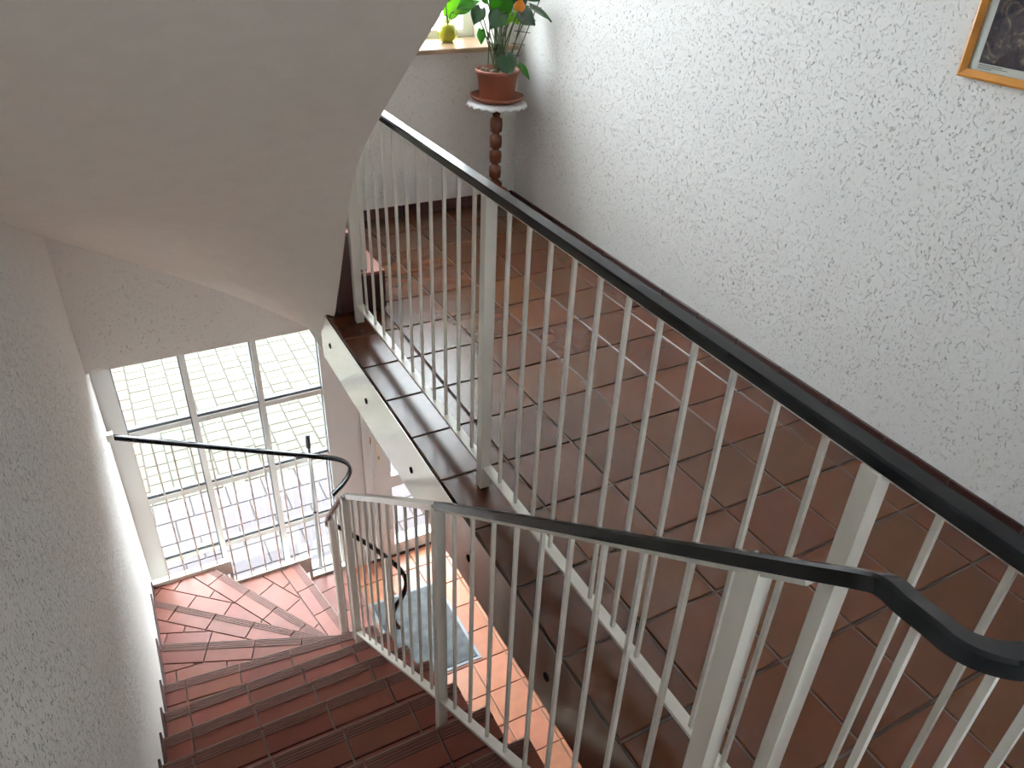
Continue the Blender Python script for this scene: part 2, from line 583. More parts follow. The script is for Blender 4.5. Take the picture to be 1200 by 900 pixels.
MB().sweep(smooth_path([(0.39, Y0 - 0.06, -6.95), (0.39, Y0 - 0.22, -6.95), (0.47, Y0 - 0.28, -6.95), (0.62, Y0 - 0.28, -6.95), (0.92, Y0 - 0.27, -6.95)], 5),
           [(0.035 * math.cos(a), 0.035 * math.sin(a)) for a in [i * math.pi / 4 for i in range(8)]]).build('handle', 'white_paint', hp)
MB().sweep([(0.39, Y0 - 0.075, -7.55), (0.39, Y0 - 0.06, -7.55)], [(0.035 * math.cos(a), 0.07 * math.sin(a)) for a in [i * math.pi / 5 for i in range(10)]]).build('keyhole', 'brass', hp)
box('strike', 'metal', (0.175, 0.21, Y0 - 0.05, Y0 - 0.035, -7.0, -6.75), dr)
box('trim_threshold', 'tile_dark', (-0.05, 3.5, Y0 - 0.1, Y0 - 0.02, HALL, HALL + 0.06), kind='structure', label='dark threshold strip under the entrance door', category='threshold')

# gallery window
gw = empty('window_2', (1.9, 8.2, WZ0), kind='structure', label='white framed gallery window above the sill with plants', category='window')
for a, b, c, d in ((WX0, WX0 + 0.3, WZ0, WZ1), (WX1 - 0.25, WX1, WZ0, WZ1), (1.60, 1.80, WZ0 + 0.25, WZ1 - 0.25), (WX0 + 0.3, WX1 - 0.25, WZ0, WZ0 + 0.25), (WX0 + 0.3, WX1 - 0.25, WZ1 - 0.25, WZ1)):
    box('frame', 'white_frame', (a, b, YG + 0.02, YG + 0.28, c, d), gw)
box('pane', 'glass', (WX0 + 0.3, 1.60, YG + 0.14, YG + 0.16, WZ0 + 0.25, WZ1 - 0.25), gw)
box('pane', 'glass', (1.80, WX1 - 0.25, YG + 0.14, YG + 0.16, WZ0 + 0.25, WZ1 - 0.25), gw)
MB().cbox(WX0 - 0.15, 3.76, 6.78, YG + 0.02, WZ0, WZ0 + 0.09, 0.02).build('trim_sill', 'wood_sill', kind='structure', label='polished beige window sill under the gallery window', category='sill')
# stairwell window added out of view above the upper flight, for more daylight
bw = empty('window_3_added', (-3.3, 8.2, SZ0), kind='structure', label='added white framed stairwell window above the upper flight, out of view, for daylight', category='window')
for a, b, c, d in ((SX0, SX0 + 0.2, SZ0, SZ1), (SX1 - 0.2, SX1, SZ0, SZ1), (-3.45, -3.25, SZ0 + 0.2, SZ1 - 0.2), (SX0 + 0.2, SX1 - 0.2, SZ0, SZ0 + 0.2), (SX0 + 0.2, SX1 - 0.2, SZ1 - 0.2, SZ1)):
    box('frame', 'white_frame', (a, b, YG + 0.02, YG + 0.28, c, d), bw)
box('pane', 'glass', (SX0 + 0.2, -3.45, YG + 0.14, YG + 0.16, SZ0 + 0.2, SZ1 - 0.2), bw)
box('pane', 'glass', (-3.25, SX1 - 0.2, YG + 0.14, YG + 0.16, SZ0 + 0.2, SZ1 - 0.2), bw)

bw = empty('window_4_added', (-3.3, YB - 0.3, 4.5), kind='structure', label='small added white framed window behind the landing, out of view, for fill daylight', category='window')  # added unseen window, brightens the interior from behind the camera
for a, b, c, d in ((-4, -3.85, 4.5, 8), (-2.75, -2.6, 4.5, 8), (-3.85, -2.75, 4.5, 4.65), (-3.85, -2.75, 7.85, 8)):
    box('frame', 'white_frame', (a, b, YB - 0.35, YB - 0.15, c, d), bw)
box('pane', 'glass', (-3.85, -2.75, YB - 0.26, YB - 0.24, 4.65, 7.85), bw)

# ------------------------------------------------------------------ stairs
XI = -1.85
wallp = {k: (XL, -7.55 + 1.06 * k) for k in range(0, 9)}
innp = {k: (XI, -7.55 + 1.06 * k) for k in range(0, 9)}
wallp.update({5: (XL, -2.22), 6: (XL, -1.12), 7: (XL, -0.09), 8: (XL, 1.01), 9: (XL, 2.27), 10: (XL, 4.06), 11: (XL, 6.24), 12: (-4.54, 7.45), 13: (-2.38, 7.45), 14: (-0.94, 7.45)})
innp.update({5: (XI, -2.25), 6: (XI, -1.14), 7: (XI, -0.10), 8: (XI, 0.94), 9: (XI, 1.86), 10: (XI, 2.30), 11: (XI, 2.66), 12: (-1.76, 2.7), 13: (-1.5, 2.7), 14: (-0.94, 2.7)})


def tread_poly(k):
    p = [wallp[k - 1]]
    if k == 12:
        p.append((XL, 7.45))
    p += [wallp[k], innp[k]]
    if k == 12:
        p.append((XI, 2.7))
    p.append(innp[k - 1])
    return p


def frame(a, b, inside):
    """local frame on edge a->b, n pointing towards 'inside'"""
    dx, dy = b[0] - a[0], b[1] - a[1]
    ln = math.hypot(dx, dy)
    u = (dx / ln, dy / ln)
    n = (-u[1], u[0])
    if (inside[0] - a[0]) * n[0] + (inside[1] - a[1]) * n[1] < 0:
        n = (-n[0], -n[1])
    return a, u, n, ln


def loc2(fr, u, v):
    a, du, dn, _ = fr
    return (a[0] + du[0] * u + dn[0] * v, a[1] + du[1] * u + dn[1] * v)


def build_steps(root, dz, tiled, drop, ks):
    for k in ks:
        z = -R * k + dz
        poly = tread_poly(k)
        if not tiled:
            poly = clip(clip(poly, 0, -1, -6.99), 1, 0, XL + 0.01)
        cx = sum(p[0] for p in poly) / len(poly); cy = sum(p[1] for p in poly) / len(poly)
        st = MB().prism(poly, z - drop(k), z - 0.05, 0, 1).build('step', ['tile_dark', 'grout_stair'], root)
        if not tiled:
            MB().prism(poly, z - 0.05, z).build('tread_tile', 'tile_stair', st)
            continue
        F = frame(wallp[k], innp[k], (cx, cy))
        OH = 0.05
        ext = [(p[0], p[1]) for p in poly]
        # push the front edge of the clip polygon out for the overhang
        i0, i1 = poly.index(wallp[k]), poly.index(innp[k])
        ext[i0] = (ext[i0][0] - F[2][0] * OH if k < 12 and False else ext[i0][0] - F[2][0] * OH * (0 if k < 12 else 1), ext[i0][1] - F[2][1] * OH * (1 if k < 12 else 0))
        ext[i1] = (ext[i1][0] - F[2][0] * OH * (1 if k >= 12 else 0), ext[i1][1] - F[2][1] * OH * (1 if k < 12 else 0))
        off = -((k * 0.37 + 0.23) % 1.0) if k > 9 else -0.55 + 0.0 * k
        D = 0.46
        n_cells = int(F[3]) + 3
        for i in range(n_cells):
            ua, ub = i + off + J / 2, i + 1 + off - J / 2
            rect = [loc2(F, ua, -OH), loc2(F, ub, -OH), loc2(F, ub, D), loc2(F, ua, D)]
            c = clip_to(rect, ext)
            if len(c) < 3 or parea(c) < 0.01:
                continue
            nb = MB().prism(c, z - 0.06, z, 0)
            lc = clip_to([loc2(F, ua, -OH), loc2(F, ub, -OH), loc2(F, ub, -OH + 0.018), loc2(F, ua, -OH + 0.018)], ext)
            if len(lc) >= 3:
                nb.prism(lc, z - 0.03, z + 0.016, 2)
            for g in range(4):
                v0 = -OH + 0.032 + g * 0.045
                rr = [loc2(F, ua, v0), loc2(F, ub, v0), loc2(F, ub, v0 + 0.03), loc2(F, ua, v0 + 0.03)]
                rc = clip_to(rr, ext)
                if len(rc) >= 3:
                    nb.prism(rc, z - 0.005, z + 0.014, 1)
            nb.build('nosing_tile', ['tile_stair', 'tile_rib', 'tile_lip_highlight'], st)
        B = frame(wallp[k - 1], innp[k - 1], (cx, cy))
        # rest of the tread, laid from the riser behind
        a = loc2(F, 0, D + J)
        rest = clip(poly, F[2][0], F[2][1], F[2][0] * a[0] + F[2][1] * a[1])
        if len(rest) >= 3:
            for row in range(6):
                for i in range(-2, int(B[3]) + 4):
                    o2 = off + (0.45 if row % 2 else 0.1) * (1 if k > 9 else 0)
                    ua, ub = i + o2 + J / 2, i + 1 + o2 - J / 2
                    rect = [loc2(B, ua, row + J / 2), loc2(B, ub, row + J / 2), loc2(B, ub, row + 1 - J / 2), loc2(B, ua, row + 1 - J / 2)]
                    c = clip_to(rect, rest)
                    if len(c) < 3 or parea(c) < 0.012:
                        continue
                    MB().prism(c, z - 0.055, z - 0.002).build('tread_tile', 'tile_stair', st)
        # skirting on the wall
        if k <= 12:
            ya, yb = wallp[k - 1][1], (wallp[k][1] if k < 12 else 7.45)
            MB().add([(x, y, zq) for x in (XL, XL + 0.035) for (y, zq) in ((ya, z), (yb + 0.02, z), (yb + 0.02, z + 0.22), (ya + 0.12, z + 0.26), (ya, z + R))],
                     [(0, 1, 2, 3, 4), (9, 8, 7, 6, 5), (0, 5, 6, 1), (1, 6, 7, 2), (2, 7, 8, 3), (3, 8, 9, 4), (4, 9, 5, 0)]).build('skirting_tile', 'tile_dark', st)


lower = empty('staircase', (-4, 0, HALL), label='tiled stairs with ribbed nosings winding down to the glazed entrance', category='staircase')
build_steps(lower, 0.0, True, lambda k: min(1.5, R * (15 - k) + 0.0) if k < 14 else R - 0.02, range(1, 15))

upper = empty('staircase', (-4, 0, 0), label='upper flight seen from below, pale smooth soffit over the stairwell', category='staircase')
UP = 15 * R
build_steps(upper, UP, False, lambda k: {14: 0.70, 13: 1.44, 12: 1.35, 11: 0.95}.get(k, 1.1), range(1, 15))


def zs(y):
    return 11.58 - 0.735 * (y + 7.55) - 2.05


O = [(XL, y, zs(y)) for y in (-11, -8, -5, -2, 0)] + [(XL, 1.2, 3.05), (XL, 2.5, 2.42), (XL, 4.3, 1.68), (XL, 6.2, 0.90), (XL, 7.0, 0.57),
     (-5.3, YF, 0.14), (-4.6, YF, -0.25), (-3.4, YF, -0.94), (-2.3, YF, -1.62), (-0.93, YF, -2.5)]
I = [(XI, y, zs(y)) for y in (-11, -8, -5, -2.2, -0.25)] + [(XI, 0.80, 3.3), (XI, 1.43, 2.48), (XI, 1.875, 1.655), (XI, 2.29, 0.90), (XI, 2.50, 0.56),
     (XI, 2.73, 0.15), (XI, 2.92, -0.12), (XI, 3.02, -0.45), (-1.8, 3.02, -0.62), (-1.5, 3.02, -0.7)]
O2, I2 = smooth_path(O[:10], 4), smooth_path(I, 4)
O2 = O2[:-1] + smooth_path(O[9:], 4)
sm = MB()
nO = len(O2); NU = 12
vs = []
for i in range(nO):
    for j in range(NU + 1):
        vs.append(V(O2[i]).lerp(V(I2[i]), j / NU))
fs = [(i * (NU + 1) + j, i * (NU + 1) + j + 1, (i + 1) * (NU + 1) + j + 1, (i + 1) * (NU + 1) + j) for i in range(nO - 1) for j in range(NU)]
sm.add(vs, fs, 0, True)
# inner cheek so that the soffit is a solid slab
ck = []
for i in range(nO):
    p = V(I2[i]); ck += [p, p + V((0, 0, 0.75))]
sm.add(ck, [(2 * i, 2 * i + 1, 2 * i + 3, 2 * i + 2) for i in range(nO - 1)], 0, True)
sm.build('soffit', 'soffit_paint', upper)

# ------------------------------------------------------------------ railings
rail = empty('railing', (-1.9, -3, 0), label='white baluster railing with black handrail edging the gallery and the straight stair flight', category='railing')
XGR, XSR = -1.50, -2.40
HW, HH = 0.072, 0.085


def hprof(hw=HW, hh=HH):
    return [(-hw, -hh * 0.5), (hw, -hh * 0.5), (hw, hh * 0.3), (hw * 0.8, hh * 0.5), (-hw * 0.8, hh * 0.5), (-hw, hh * 0.3)]


ZH = 3.84
uc, ur = (XGR + XSR) / 2, (XSR - XGR) / -2
path = [(XGR, 2.5, ZH), (XGR, 0, ZH), (XGR, -4, ZH), (XGR, -7.6, ZH), (XGR, -7.95, ZH)]
path += [(uc + ur * math.cos(a), -8.07 - 0.285 * math.sin(a), ZH + 0.14 * a / math.pi) for a in [math.pi * i / 16 for i in range(1, 16)]]


def zc(y):          # centre line of the stair handrail
    return -1.57 - 0.71 * y


path += [(XSR, -8.07, ZH + 0.14), (XSR, -7.93, 3.975), (XSR, -7.84, 3.98), (XSR, -7.76, zc(-7.76))]
stair_line = [(y, zc(y)) for y in (-7.5, -7.0, -5.84, -4.63, -3.0)]
path += [(XSR, y, z) for y, z in stair_line]
MB().sweep(smooth_path(path, 6), hprof(), smooth=False).build('handrail', 'black_rail', rail, label='glossy black plastic handrail')
# steel core bar under the plastic, bare from the middle post to the newel
bar = [(XGR, 2.5, ZH - 0.055), (XGR, -4, ZH - 0.055), (XGR, -8.0, ZH - 0.055)]
FLAT = [(-0.05, -0.015), (0.05, -0.015), (0.05, 0.015), (-0.05, 0.015)]
MB().sweep(bar, FLAT, smooth=False).build('rail_bar', 'white_paint', rail)
MB().sweep([(XSR, y, z - 0.055) for y, z in stair_line], FLAT, smooth=False).build('rail_bar', 'white_paint', rail)
low = [(XSR, -3.0, zc(-3.0) - 0.02), (XSR, -1.0, -0.93), (XSR, 0.95, -2.40)]
MB().sweep(low, [(-0.055, -0.04), (0.055, -0.04), (0.055, 0.04), (-0.055, 0.04)], smooth=False).build('rail_bar', 'bare_steel', rail, label='bare grey steel bar where the plastic handrail is missing')
lowp = smooth_path([(XSR, 0.95, -2.42), (XSR, 1.25, -2.62), (XSR, 1.8, -3.25), (XSR, 2.6, -4.22), (-2.34, 3.05, -4.85), (-2.1, 3.3, -5.2), (-1.5, 3.3, -5.95), (-0.95, 3.3, -6.75), (-0.70, 3.3, -7.25),
                    (-0.63, 3.3, -7.60), (-0.72, 3.3, -7.95), (-0.92, 3.3, -8.25), (-1.02, 3.3, -8.55), (-0.96, 3.3, -8.85), (-0.85, 3.3, -9.1)], 6)
MB().sweep(lowp, [(-0.055, -0.02), (0.055, -0.02), (0.055, 0.02), (-0.055, 0.02)]).build('handrail', 'black_rail', rail, label='narrow black handrail curling at the foot of the stairs')


def post(x, y, z0, z1, parent, wx=0.13, wy=0.12):
    o = MB().cbox(x - wx / 2, x + wx / 2, y - wy / 2, y + wy / 2, z0 + 0.03, z1, 0.004).build('post', 'white_paint', parent)
    MB().cbox(x - wx / 2 + 0.01, x + wx / 2 - 0.01, y - wy / 2 + 0.01, y + wy / 2 - 0.01, z0, z0 + 0.03, 0.004).build('foot', 'rubber', o)
    return o


def baluster(x, y, z0, z1, parent, w=0.036):
    return MB().box(x - w / 2, x + w / 2, y - w / 2, y + w / 2, z0, z1).build('baluster', 'white_paint', parent)


GB = 0.36
for y in (2.45, -2.33, -7.1):
    post(XGR - 0.02, y, 0.0, ZH - 0.05, rail)
for k in range(11):
    baluster(XGR, -2.33 - 0.40 * (k + 1), GB, ZH - 0.06, rail)
    baluster(XGR, 2.45 - 0.40 * (k + 1), GB, ZH - 0.06, rail)
for y in (-7.5, -7.9):
    baluster(XGR, y, GB, ZH - 0.06, rail)
for a in (0.25, 0.5, 0.75):
    baluster(uc + ur * math.cos(a * math.pi), -8.07 - 0.285 * math.sin(a * math.pi), GB, ZH + 0.02, rail)
MB().sweep([(XGR, 2.5, GB - 0.02), (XGR, -7.9, GB - 0.02)], [(-0.06, -0.02), (0.06, -0.02), (0.06, 0.02), (-0.06, 0.02)], smooth=False).build('bottom_rail', 'white_paint', rail)


def lerp_tab(pts, y):
    for (a, b), (c, d) in zip(pts, pts[1:]):
        if a <= y <= c:
            return b + (d - b) * (y - a) / (c - a)
    return pts[-1][1] if y > pts[-1][0] else pts[0][1]


def zb(y):          # bottom rail of the flight
    return lerp_tab([(-7.4, 0.27), (-5.06, -1.45), (-3.88, -2.33), (-2.576, -3.23), (1.40, -6.27)], y)


def zr(y):          # underside of the stair handrail
    if y < -7.8:
        return 3.92
    if y < -3.0:
        return zc(y) - 0.05
    return lerp_tab([(-3.0, zc(-3.0) - 0.05), (-1.0, -0.97), (0.95, -2.45), (1.25, -2.66), (1.8, -3.28), (2.6, -4.25), (3.0, -4.8)], y)


yb0, yb1 = -7.3, 1.35
MB().sweep([(XSR, yb0, zb(yb0)), (XSR, -5.06, zb(-5.06)), (XSR, -2.576, zb(-2.576)), (XSR, yb1, zb(yb1))], [(-0.06, -0.02), (0.06, -0.02), (0.06, 0.02), (-0.06, 0.02)], smooth=False).build('bottom_rail', 'white_paint', rail)
post(XSR, -7.18, 0.02, zc(-7.18) - 0.005, rail, 0.12, 0.14)
post(XSR, -2.95, -3.73, zr(-2.95) + 0.03, rail, 0.13, 0.13)
post(XSR, 1.25, -7.0, zr(1.25), rail, 0.12, 0.13)
post(XSR + 0.05, 2.70, -8.45, zr(2.7), rail, 0.12, 0.13)
for k in range(9):
    y = 0.41 - 0.377 * k
    baluster(XSR, y, zb(y), zr(y), rail)
baluster(XSR, 0.79, zb(0.79), zr(0.79), rail)
for y in (-3.40, -3.85, -4.30, -4.73, -5.15, -5.55, -5.95, -6.35, -6.75):
    baluster(XSR, y, zb(y), zr(y), rail)
for y in (-7.6, -8.0):
    baluster(XSR, y, 0.05, zr(y), rail)
for y, z0 in ((1.75, -7.6), (2.2, -8.0)):
    baluster(XSR + 0.03, y, z0, zr(y), rail)
post(-1.07, 3.3, -14 * R, -6.55, rail, 0.10, 0.10)
for x, z1 in ((-1.9, -5.5), (-1.5, -6.0)):
    baluster(x, 3.3, -13 * R if x < -1.6 else -14 * R, z1, rail)
# first posts of the rail of the upper flight
ur_ = empty('railing', (-1.3, 2.9, R), label='white rail posts at the foot of the upper flight', category='railing')
post(-1.28, 2.85, R, 5.0, ur_, 0.13, 0.12)
post(-1.75, 2.78, 2 * R, 5.6, ur_, 0.13, 0.12)
MB().sweep([(-1.2, 2.85, 4.75), (-1.85, 2.75, 5.35)], FLAT, smooth=False).build('rail_bar', 'white_paint', ur_)

# guard railing in front of the glazing
gr = empty('railing', (-3.5, 7.42, -14 * R), label='low guard railing with slim black handrail in front of the entrance glazing', category='railing')
YR = 7.50


def zg(x):
    return -4.385 - 0.457 * (x + 6.07)


gp = [(-6.05, YR, zg(-6.05)), (-5, YR, zg(-5)), (-3, YR, zg(-3)), (-1.5, YR, zg(-1.5)), (-0.98, YR, zg(-0.98) - 0.02), (-0.70, YR, zg(-0.7) - 0.12), (-0.60, YR, -7.20),
      (-0.66, YR, -7.44), (-0.84, YR, -7.68), (-1.05, YR, -7.86), (-1.15, YR, -7.95)]
MB().sweep(smooth_path(gp, 6), [(-0.085, -0.04), (0.085, -0.04), (0.085, 0.0), (0.05, 0.04), (-0.05, 0.04), (-0.085, 0.0)]).build('handrail', 'black_rail', gr)
MB().cbox(-6.07, -5.93, YR - 0.09, YR + 0.09, zg(-6.05) - 0.1, zg(-6.05) + 0.07, 0.01).build('wall_bracket', 'white_paint', gr)
for x0, x1, z, z0 in ((-6.05, -4.17, -9.17, -9.6), (-4.08, -2.07, -9.96, -10.5), (-1.98, -0.95, -10.73, -11.2)):
    box('bottom_rail', 'white_paint', (x0, x1, YR - 0.03, YR + 0.15, z0, z), gr)
box('bottom_rail', 'white_paint', (-4.168, -4.082, YR - 0.03, YR + 0.15, -10.4, -9.17), gr)
box('bottom_rail', 'white_paint', (-2.068, -1.982, YR - 0.03, YR + 0.15, -11.1, -9.96), gr)
for k in range(12):
    x = -5.62 + 0.40 * k
    zb_ = -9.17 if x < -4.08 else (-9.96 if x < -1.98 else -10.73)
    MB().box(x - 0.019, x + 0.019, YR + 0.0, YR + 0.038, zb_, zg(x) - 0.04).build('baluster', 'white_paint', gr)

# ------------------------------------------------------------------ things on the lower level
dm = empty('doormat', (0.38, 4.9, HALL), label='grey entrance doormat with pale edging on the hall floor', category='doormat')
MB().cbox(-0.62, 1.38, 3.43, 6.40, HALL, HALL + 0.05, 0.015).build('pile', 'mat_fibre', dm)
eb = MB()
for a in ((-0.70, 1.46, 3.35, 3.43), (-0.70, 1.46, 6.40, 6.48), (-0.70, -0.62, 3.43, 6.40), (1.38, 1.46, 3.43, 6.40)):
    eb.box(*a, HALL, HALL + 0.03)
eb.build('edging', 'mat_edge', dm)

pl_ = empty('telescopic_pole', (-1.70, 7.74, -14 * R), label='slim grey pole with black grip leaning against the glazing', category='pole')
PB, PT = V((-1.70, 7.70, -14 * R + 0.02)), V((-1.53, 8.02, -6.12))
MB().tube([PB, PB.lerp(PT, 0.93)], 0.05, 10).build('tube', 'pole_grey', pl_)
MB().tube([PB.lerp(PT, 0.45), PB.lerp(PT, 0.462)], 0.06, 10).build('clamp', 'rubber', pl_)
MB().tube([PB.lerp(PT, 0.915), PT], 0.062, 10).build('grip', 'rubber', pl_)

# ------------------------------------------------------------------ plant stand and plant
PX, PY = 2.96, 6.2
ps = empty('plant_stand', (PX, PY, 0), label='turned dark wood plant stand in the gallery corner', category='plant stand')
prof = [(0.0, 0.35), (0.13, 0.36), (0.15, 0.55), (0.17, 0.75), (0.10, 0.82)]
z = 0.84
for h in (0.34, 0.33, 0.34, 0.37):
    prof += [(0.075, z), (0.078, z + 0.025), (0.128, z + 0.05), (0.138, z + h * 0.5), (0.128, z + h - 0.05), (0.078, z + h - 0.025)]
    z += h
prof += [(0.075, z), (0.10, z + 0.1), (0.18, z + 0.2), (0.2, z + 0.26), (0.0, z + 0.27)]
MB().lathe(prof, PX, PY, 20).build('column', 'wood_dark', ps)
MB().lathe([(0, 2.43), (0.5, 2.43), (0.53, 2.45), (0.53, 2.50), (0.5, 2.52), (0, 2.52)], PX, PY, 32).build('top', 'wood_dark', ps)
for q in range(3):
    a = q * 2 * math.pi / 3 + 3.6
    c, s_ = math.cos(a), math.sin(a)
    pts = [(PX + c * r, PY + s_ * r, zz_) for r, zz_ in ((0.05, 0.62), (0.22, 0.60), (0.38, 0.36), (0.48, 0.12), (0.60, 0.05))]
    MB().sweep(smooth_path(pts, 4), [(-0.05, -0.05), (0.05, -0.05), (0.05, 0.05), (-0.05, 0.05)]).build('leg', 'wood_dark', ps)
db = MB()
K_, dv = 160, []
for r_, z_, w_, q_ in ((0.0, 2.540, 0, 0), (0.4, 2.540, 0, 0), (0.55, 2.537, 0, 0), (0.60, 2.525, .01, .004), (0.635, 2.49, .025, .018), (0.65, 2.45, .035, .03), (0.642, 2.45, .035, .03), (0.62, 2.48, .025, .018), (0.58, 2.515, .01, .004), (0.54, 2.525, 0, 0)):
    for j in range(K_):
        a_ = 2 * math.pi * j / K_
        c_ = abs(math.cos(a_ * 10)) - 0.6
        dv.append((PX + (r_ + w_ * c_) * math.cos(a_), PY + (r_ + w_ * c_) * math.sin(a_), z_ - q_ * c_))
db.add(dv, [(i * K_ + j, i * K_ + (j + 1) % K_, (i + 1) * K_ + (j + 1) % K_, (i + 1) * K_ + j) for i in range(9) for j in range(K_)], 0, True)
db.build('doily', 'doily', label='scalloped white lace doily on the wooden plant stand', category='doily')
MB().lathe([(0, 2.54), (0.40, 2.54), (0.55, 2.60), (0.57, 2.66), (0.54, 2.66), (0.50, 2.60), (0.0, 2.575)], PX, PY, 40).build(
    'saucer', 'terracotta', label='round brown plastic saucer under the flower pot', category='saucer')
pp = empty('potted_anthurium', (PX, PY, 2.575), label='leafy green potted plant with orange bloom in brown pot', category='plant')
MB().lathe([(0, 2.58), (0.35, 2.58), (0.365, 2.60), (0.425, 3.09), (0.455, 3.10), (0.47, 3.17), (0.455, 3.185), (0.43, 3.17), (0.415, 3.06)], PX, PY, 40).build('pot', 'terracotta', pp)
MB().lathe([(0.0, 3.11), (0.2, 3.12), (0.42, 3.09)], PX, PY, 24).build('soil', 'soil', pp)
rnd = random.Random(3)
pb = MB().lathe([(0, 0), (0.03, 0.005), (0.045, 0.03), (0.03, 0.055), (0, 0.06)], 0, 0, 8)
pme = bpy.data.meshes.new('pebble')
pme.from_pydata([(V(p) * S)[:] for p in pb.v], [], pb.f)
pme.materials.append(MATS['pebble'])
for q in range(26):
    a = rnd.uniform(2.2, 4.6) if q < 16 else rnd.uniform(0, 6.28)
    r_ = rnd.uniform(0.16, 0.38)
    o = link('pebble', pme, (PX + r_ * math.cos(a), PY + r_ * math.sin(a), 3.09 + (0.05 if q % 3 == 0 else 0.0)), pp)
    o.scale = (rnd.uniform(.8, 1.5), rnd.uniform(.7, 1.2), rnd.uniform(.8, 1.3))


def leaf(center, direction, normal, length, width, mat, parent, stem_from=None, curl=0.18, name='leaf', heart=True, sr=0.014):
    d = V(direction).normalized()
    n = V(normal); n = (n - d * n.dot(d)).normalized()
    s = d.cross(n)
    c = V(center)
    N = 10
    b = MB()
    rows = []
    for i in range(N + 1):
        t = i / N
        wd = (math.sin(math.pi * min(1, t * 0.92 + 0.08)) ** 0.8) * (1.25 - 0.75 * t) * width * 0.62
        if i == N:
            wd = 0.002
        back = 0.22 if heart and t < 0.25 else 0.0
        row = []
        for jn in (-1, -0.55, 0, 0.55, 1):
            sh = -back * abs(jn) * (1 - t * 4) * length * 0.8
            p = c + d * ((t - 0.45) * length + sh) + s * (jn * wd) + n * (-curl * length * (t - 0.3) ** 2 - 0.14 * width * (1 - abs(jn)) )
            row.append(p)
        rows.append(row)
    vs = [p for r in rows for p in r]
    fs = [(i * 5 + j, i * 5 + j + 1, (i + 1) * 5 + j + 1, (i + 1) * 5 + j) for i in range(N) for j in range(4)]
    b.add(vs, fs, 0, True)
    lo = b.build(name, mat, parent)
    m = lo.modifiers.new('thickness', 'SOLIDIFY'); m.thickness = 0.0012
    if stem_from is not None:
        e = c - d * 0.45 * length - n * (curl * length * 0.09)
        f0 = V(stem_from)
        mid = f0.lerp(e, 0.5) + V((0, 0, 0.10))
        MB().tube(smooth_path([f0, mid, e], 5), sr, 6).build('stem', 'stem', lo)
    return lo


base = V((PX, PY, 3.10))
CN = V((-0.45, -0.80, 0.45))       # general facing
LV = [
    # centre, direction, normal, length, width, material
    ((2.45, 6.15, 4.22), (-0.5, -0.2, -0.75), (-0.35, -0.7, 0.6), 0.42, 0.34, 'leaf_dark'),
    ((2.80, 6.00, 4.16), (-0.7, -0.3, -0.6), (-0.2, -0.7, 0.65), 0.52, 0.44, 'leaf_dark'),
    ((2.93, 6.25, 4.45), (0.0, -0.2, 1.0), (-0.3, -0.9, 0.1), 0.50, 0.34, 'leaf_mid'),
    ((3.08, 6.10, 4.42), (0.1, -0.3, 1.0), (-0.3, -0.9, 0.2), 0.46, 0.30, 'leaf_mid'),
    ((3.50, 6.00, 4.18), (0.6, -0.3, -0.45), (-0.2, -0.7, 0.7), 0.52, 0.46, 'leaf_dark'),
    ((3.66, 5.70, 4.30), (0.75, -0.35, -0.45), (0.1, -0.5, 0.85), 0.62, 0.26, 'leaf_dark'),
    ((2.96, 5.76, 3.34), (0.15, -0.45, -0.9), (-0.4, -0.8, 0.4), 0.50, 0.44, 'leaf_dark'),
    ((3.50, 5.98, 3.14), (0.6, -0.1, -0.7), (0.2, -0.7, 0.65), 0.46, 0.24, 'leaf_mid'),
    ((2.52, 6.10, 3.84), (-0.1, -0.2, -1.0), (-0.4, -0.8, 0.2), 0.34, 0.20, 'leaf_mid'),
    ((3.26, 6.05, 4.16), (0.3, -0.4, -0.7), (-0.2, -0.8, 0.5), 0.30, 0.26, 'leaf_lime'),
    ((3.10, 6.12, 4.14), (-0.4, -0.4, -0.6), (-0.2, -0.8, 0.5), 0.32, 0.26, 'leaf_lime'),
    ((3.42, 6.20, 4.55), (0.5, -0.2, 0.6), (-0.2, -0.8, 0.6), 0.55, 0.45, 'leaf_dark'),
    ((2.65, 6.25, 4.62), (-0.6, -0.2, 0.6), (-0.2, -0.8, 0.6), 0.50, 0.40, 'leaf_mid'),
    ((3.02, 6.35, 4.80), (0.1, 0.1, 1.0), (-0.2, -0.9, 0.2), 0.55, 0.42, 'leaf_dark'),
    ((3.30, 6.40, 4.86), (0.5, 0.1, 0.8), (-0.2, -0.9, 0.3), 0.50, 0.40, 'leaf_mid'),
    ((2.55, 6.40, 4.85), (-0.7, 0.0, 0.5), (-0.1, -0.8, 0.6), 0.50, 0.40, 'leaf_dark'),
    ((2.28, 6.35, 4.40), (-0.9, 0.0, -0.3), (-0.1, -0.7, 0.7), 0.44, 0.30, 'leaf_mid'),
    ((3.72, 6.25, 4.52), (0.6, -0.3, -0.2), (-0.1, -0.6, 0.8), 0.46, 0.30, 'leaf_dark'),
    ((2.86, 6.05, 3.62), (-0.3, -0.5, 0.5), (-0.4, -0.8, 0.4), 0.26, 0.18, 'leaf_dark'),
]
for q, (c, d, n, le, wi, m) in enumerate(LV):
    st = base + V((rnd.uniform(-.14, .14), rnd.uniform(-.14, .14), 0))
    leaf(c, d, n, le * 0.80, wi * 0.78, m, pp, st)
for q in range(12):      # bare old stalks
    st = base + V((rnd.uniform(-.18, .18), rnd.uniform(-.15, .15), 0))
    en = st + V((rnd.uniform(-.35, .3), rnd.uniform(-.2, .2), rnd.uniform(.7, 1.2)))
    MB().tube(smooth_path([st, st.lerp(en, .5) + V((0, 0, .06)), en], 4), 0.012, 6).build('stalk', 'stem', pp)
fl = leaf((3.31, 5.98, 4.40), (0.1, -0.2, 0.9), (-0.4, -0.9, 0.2), 0.22, 0.2, 'flower', pp, base, name='flower')
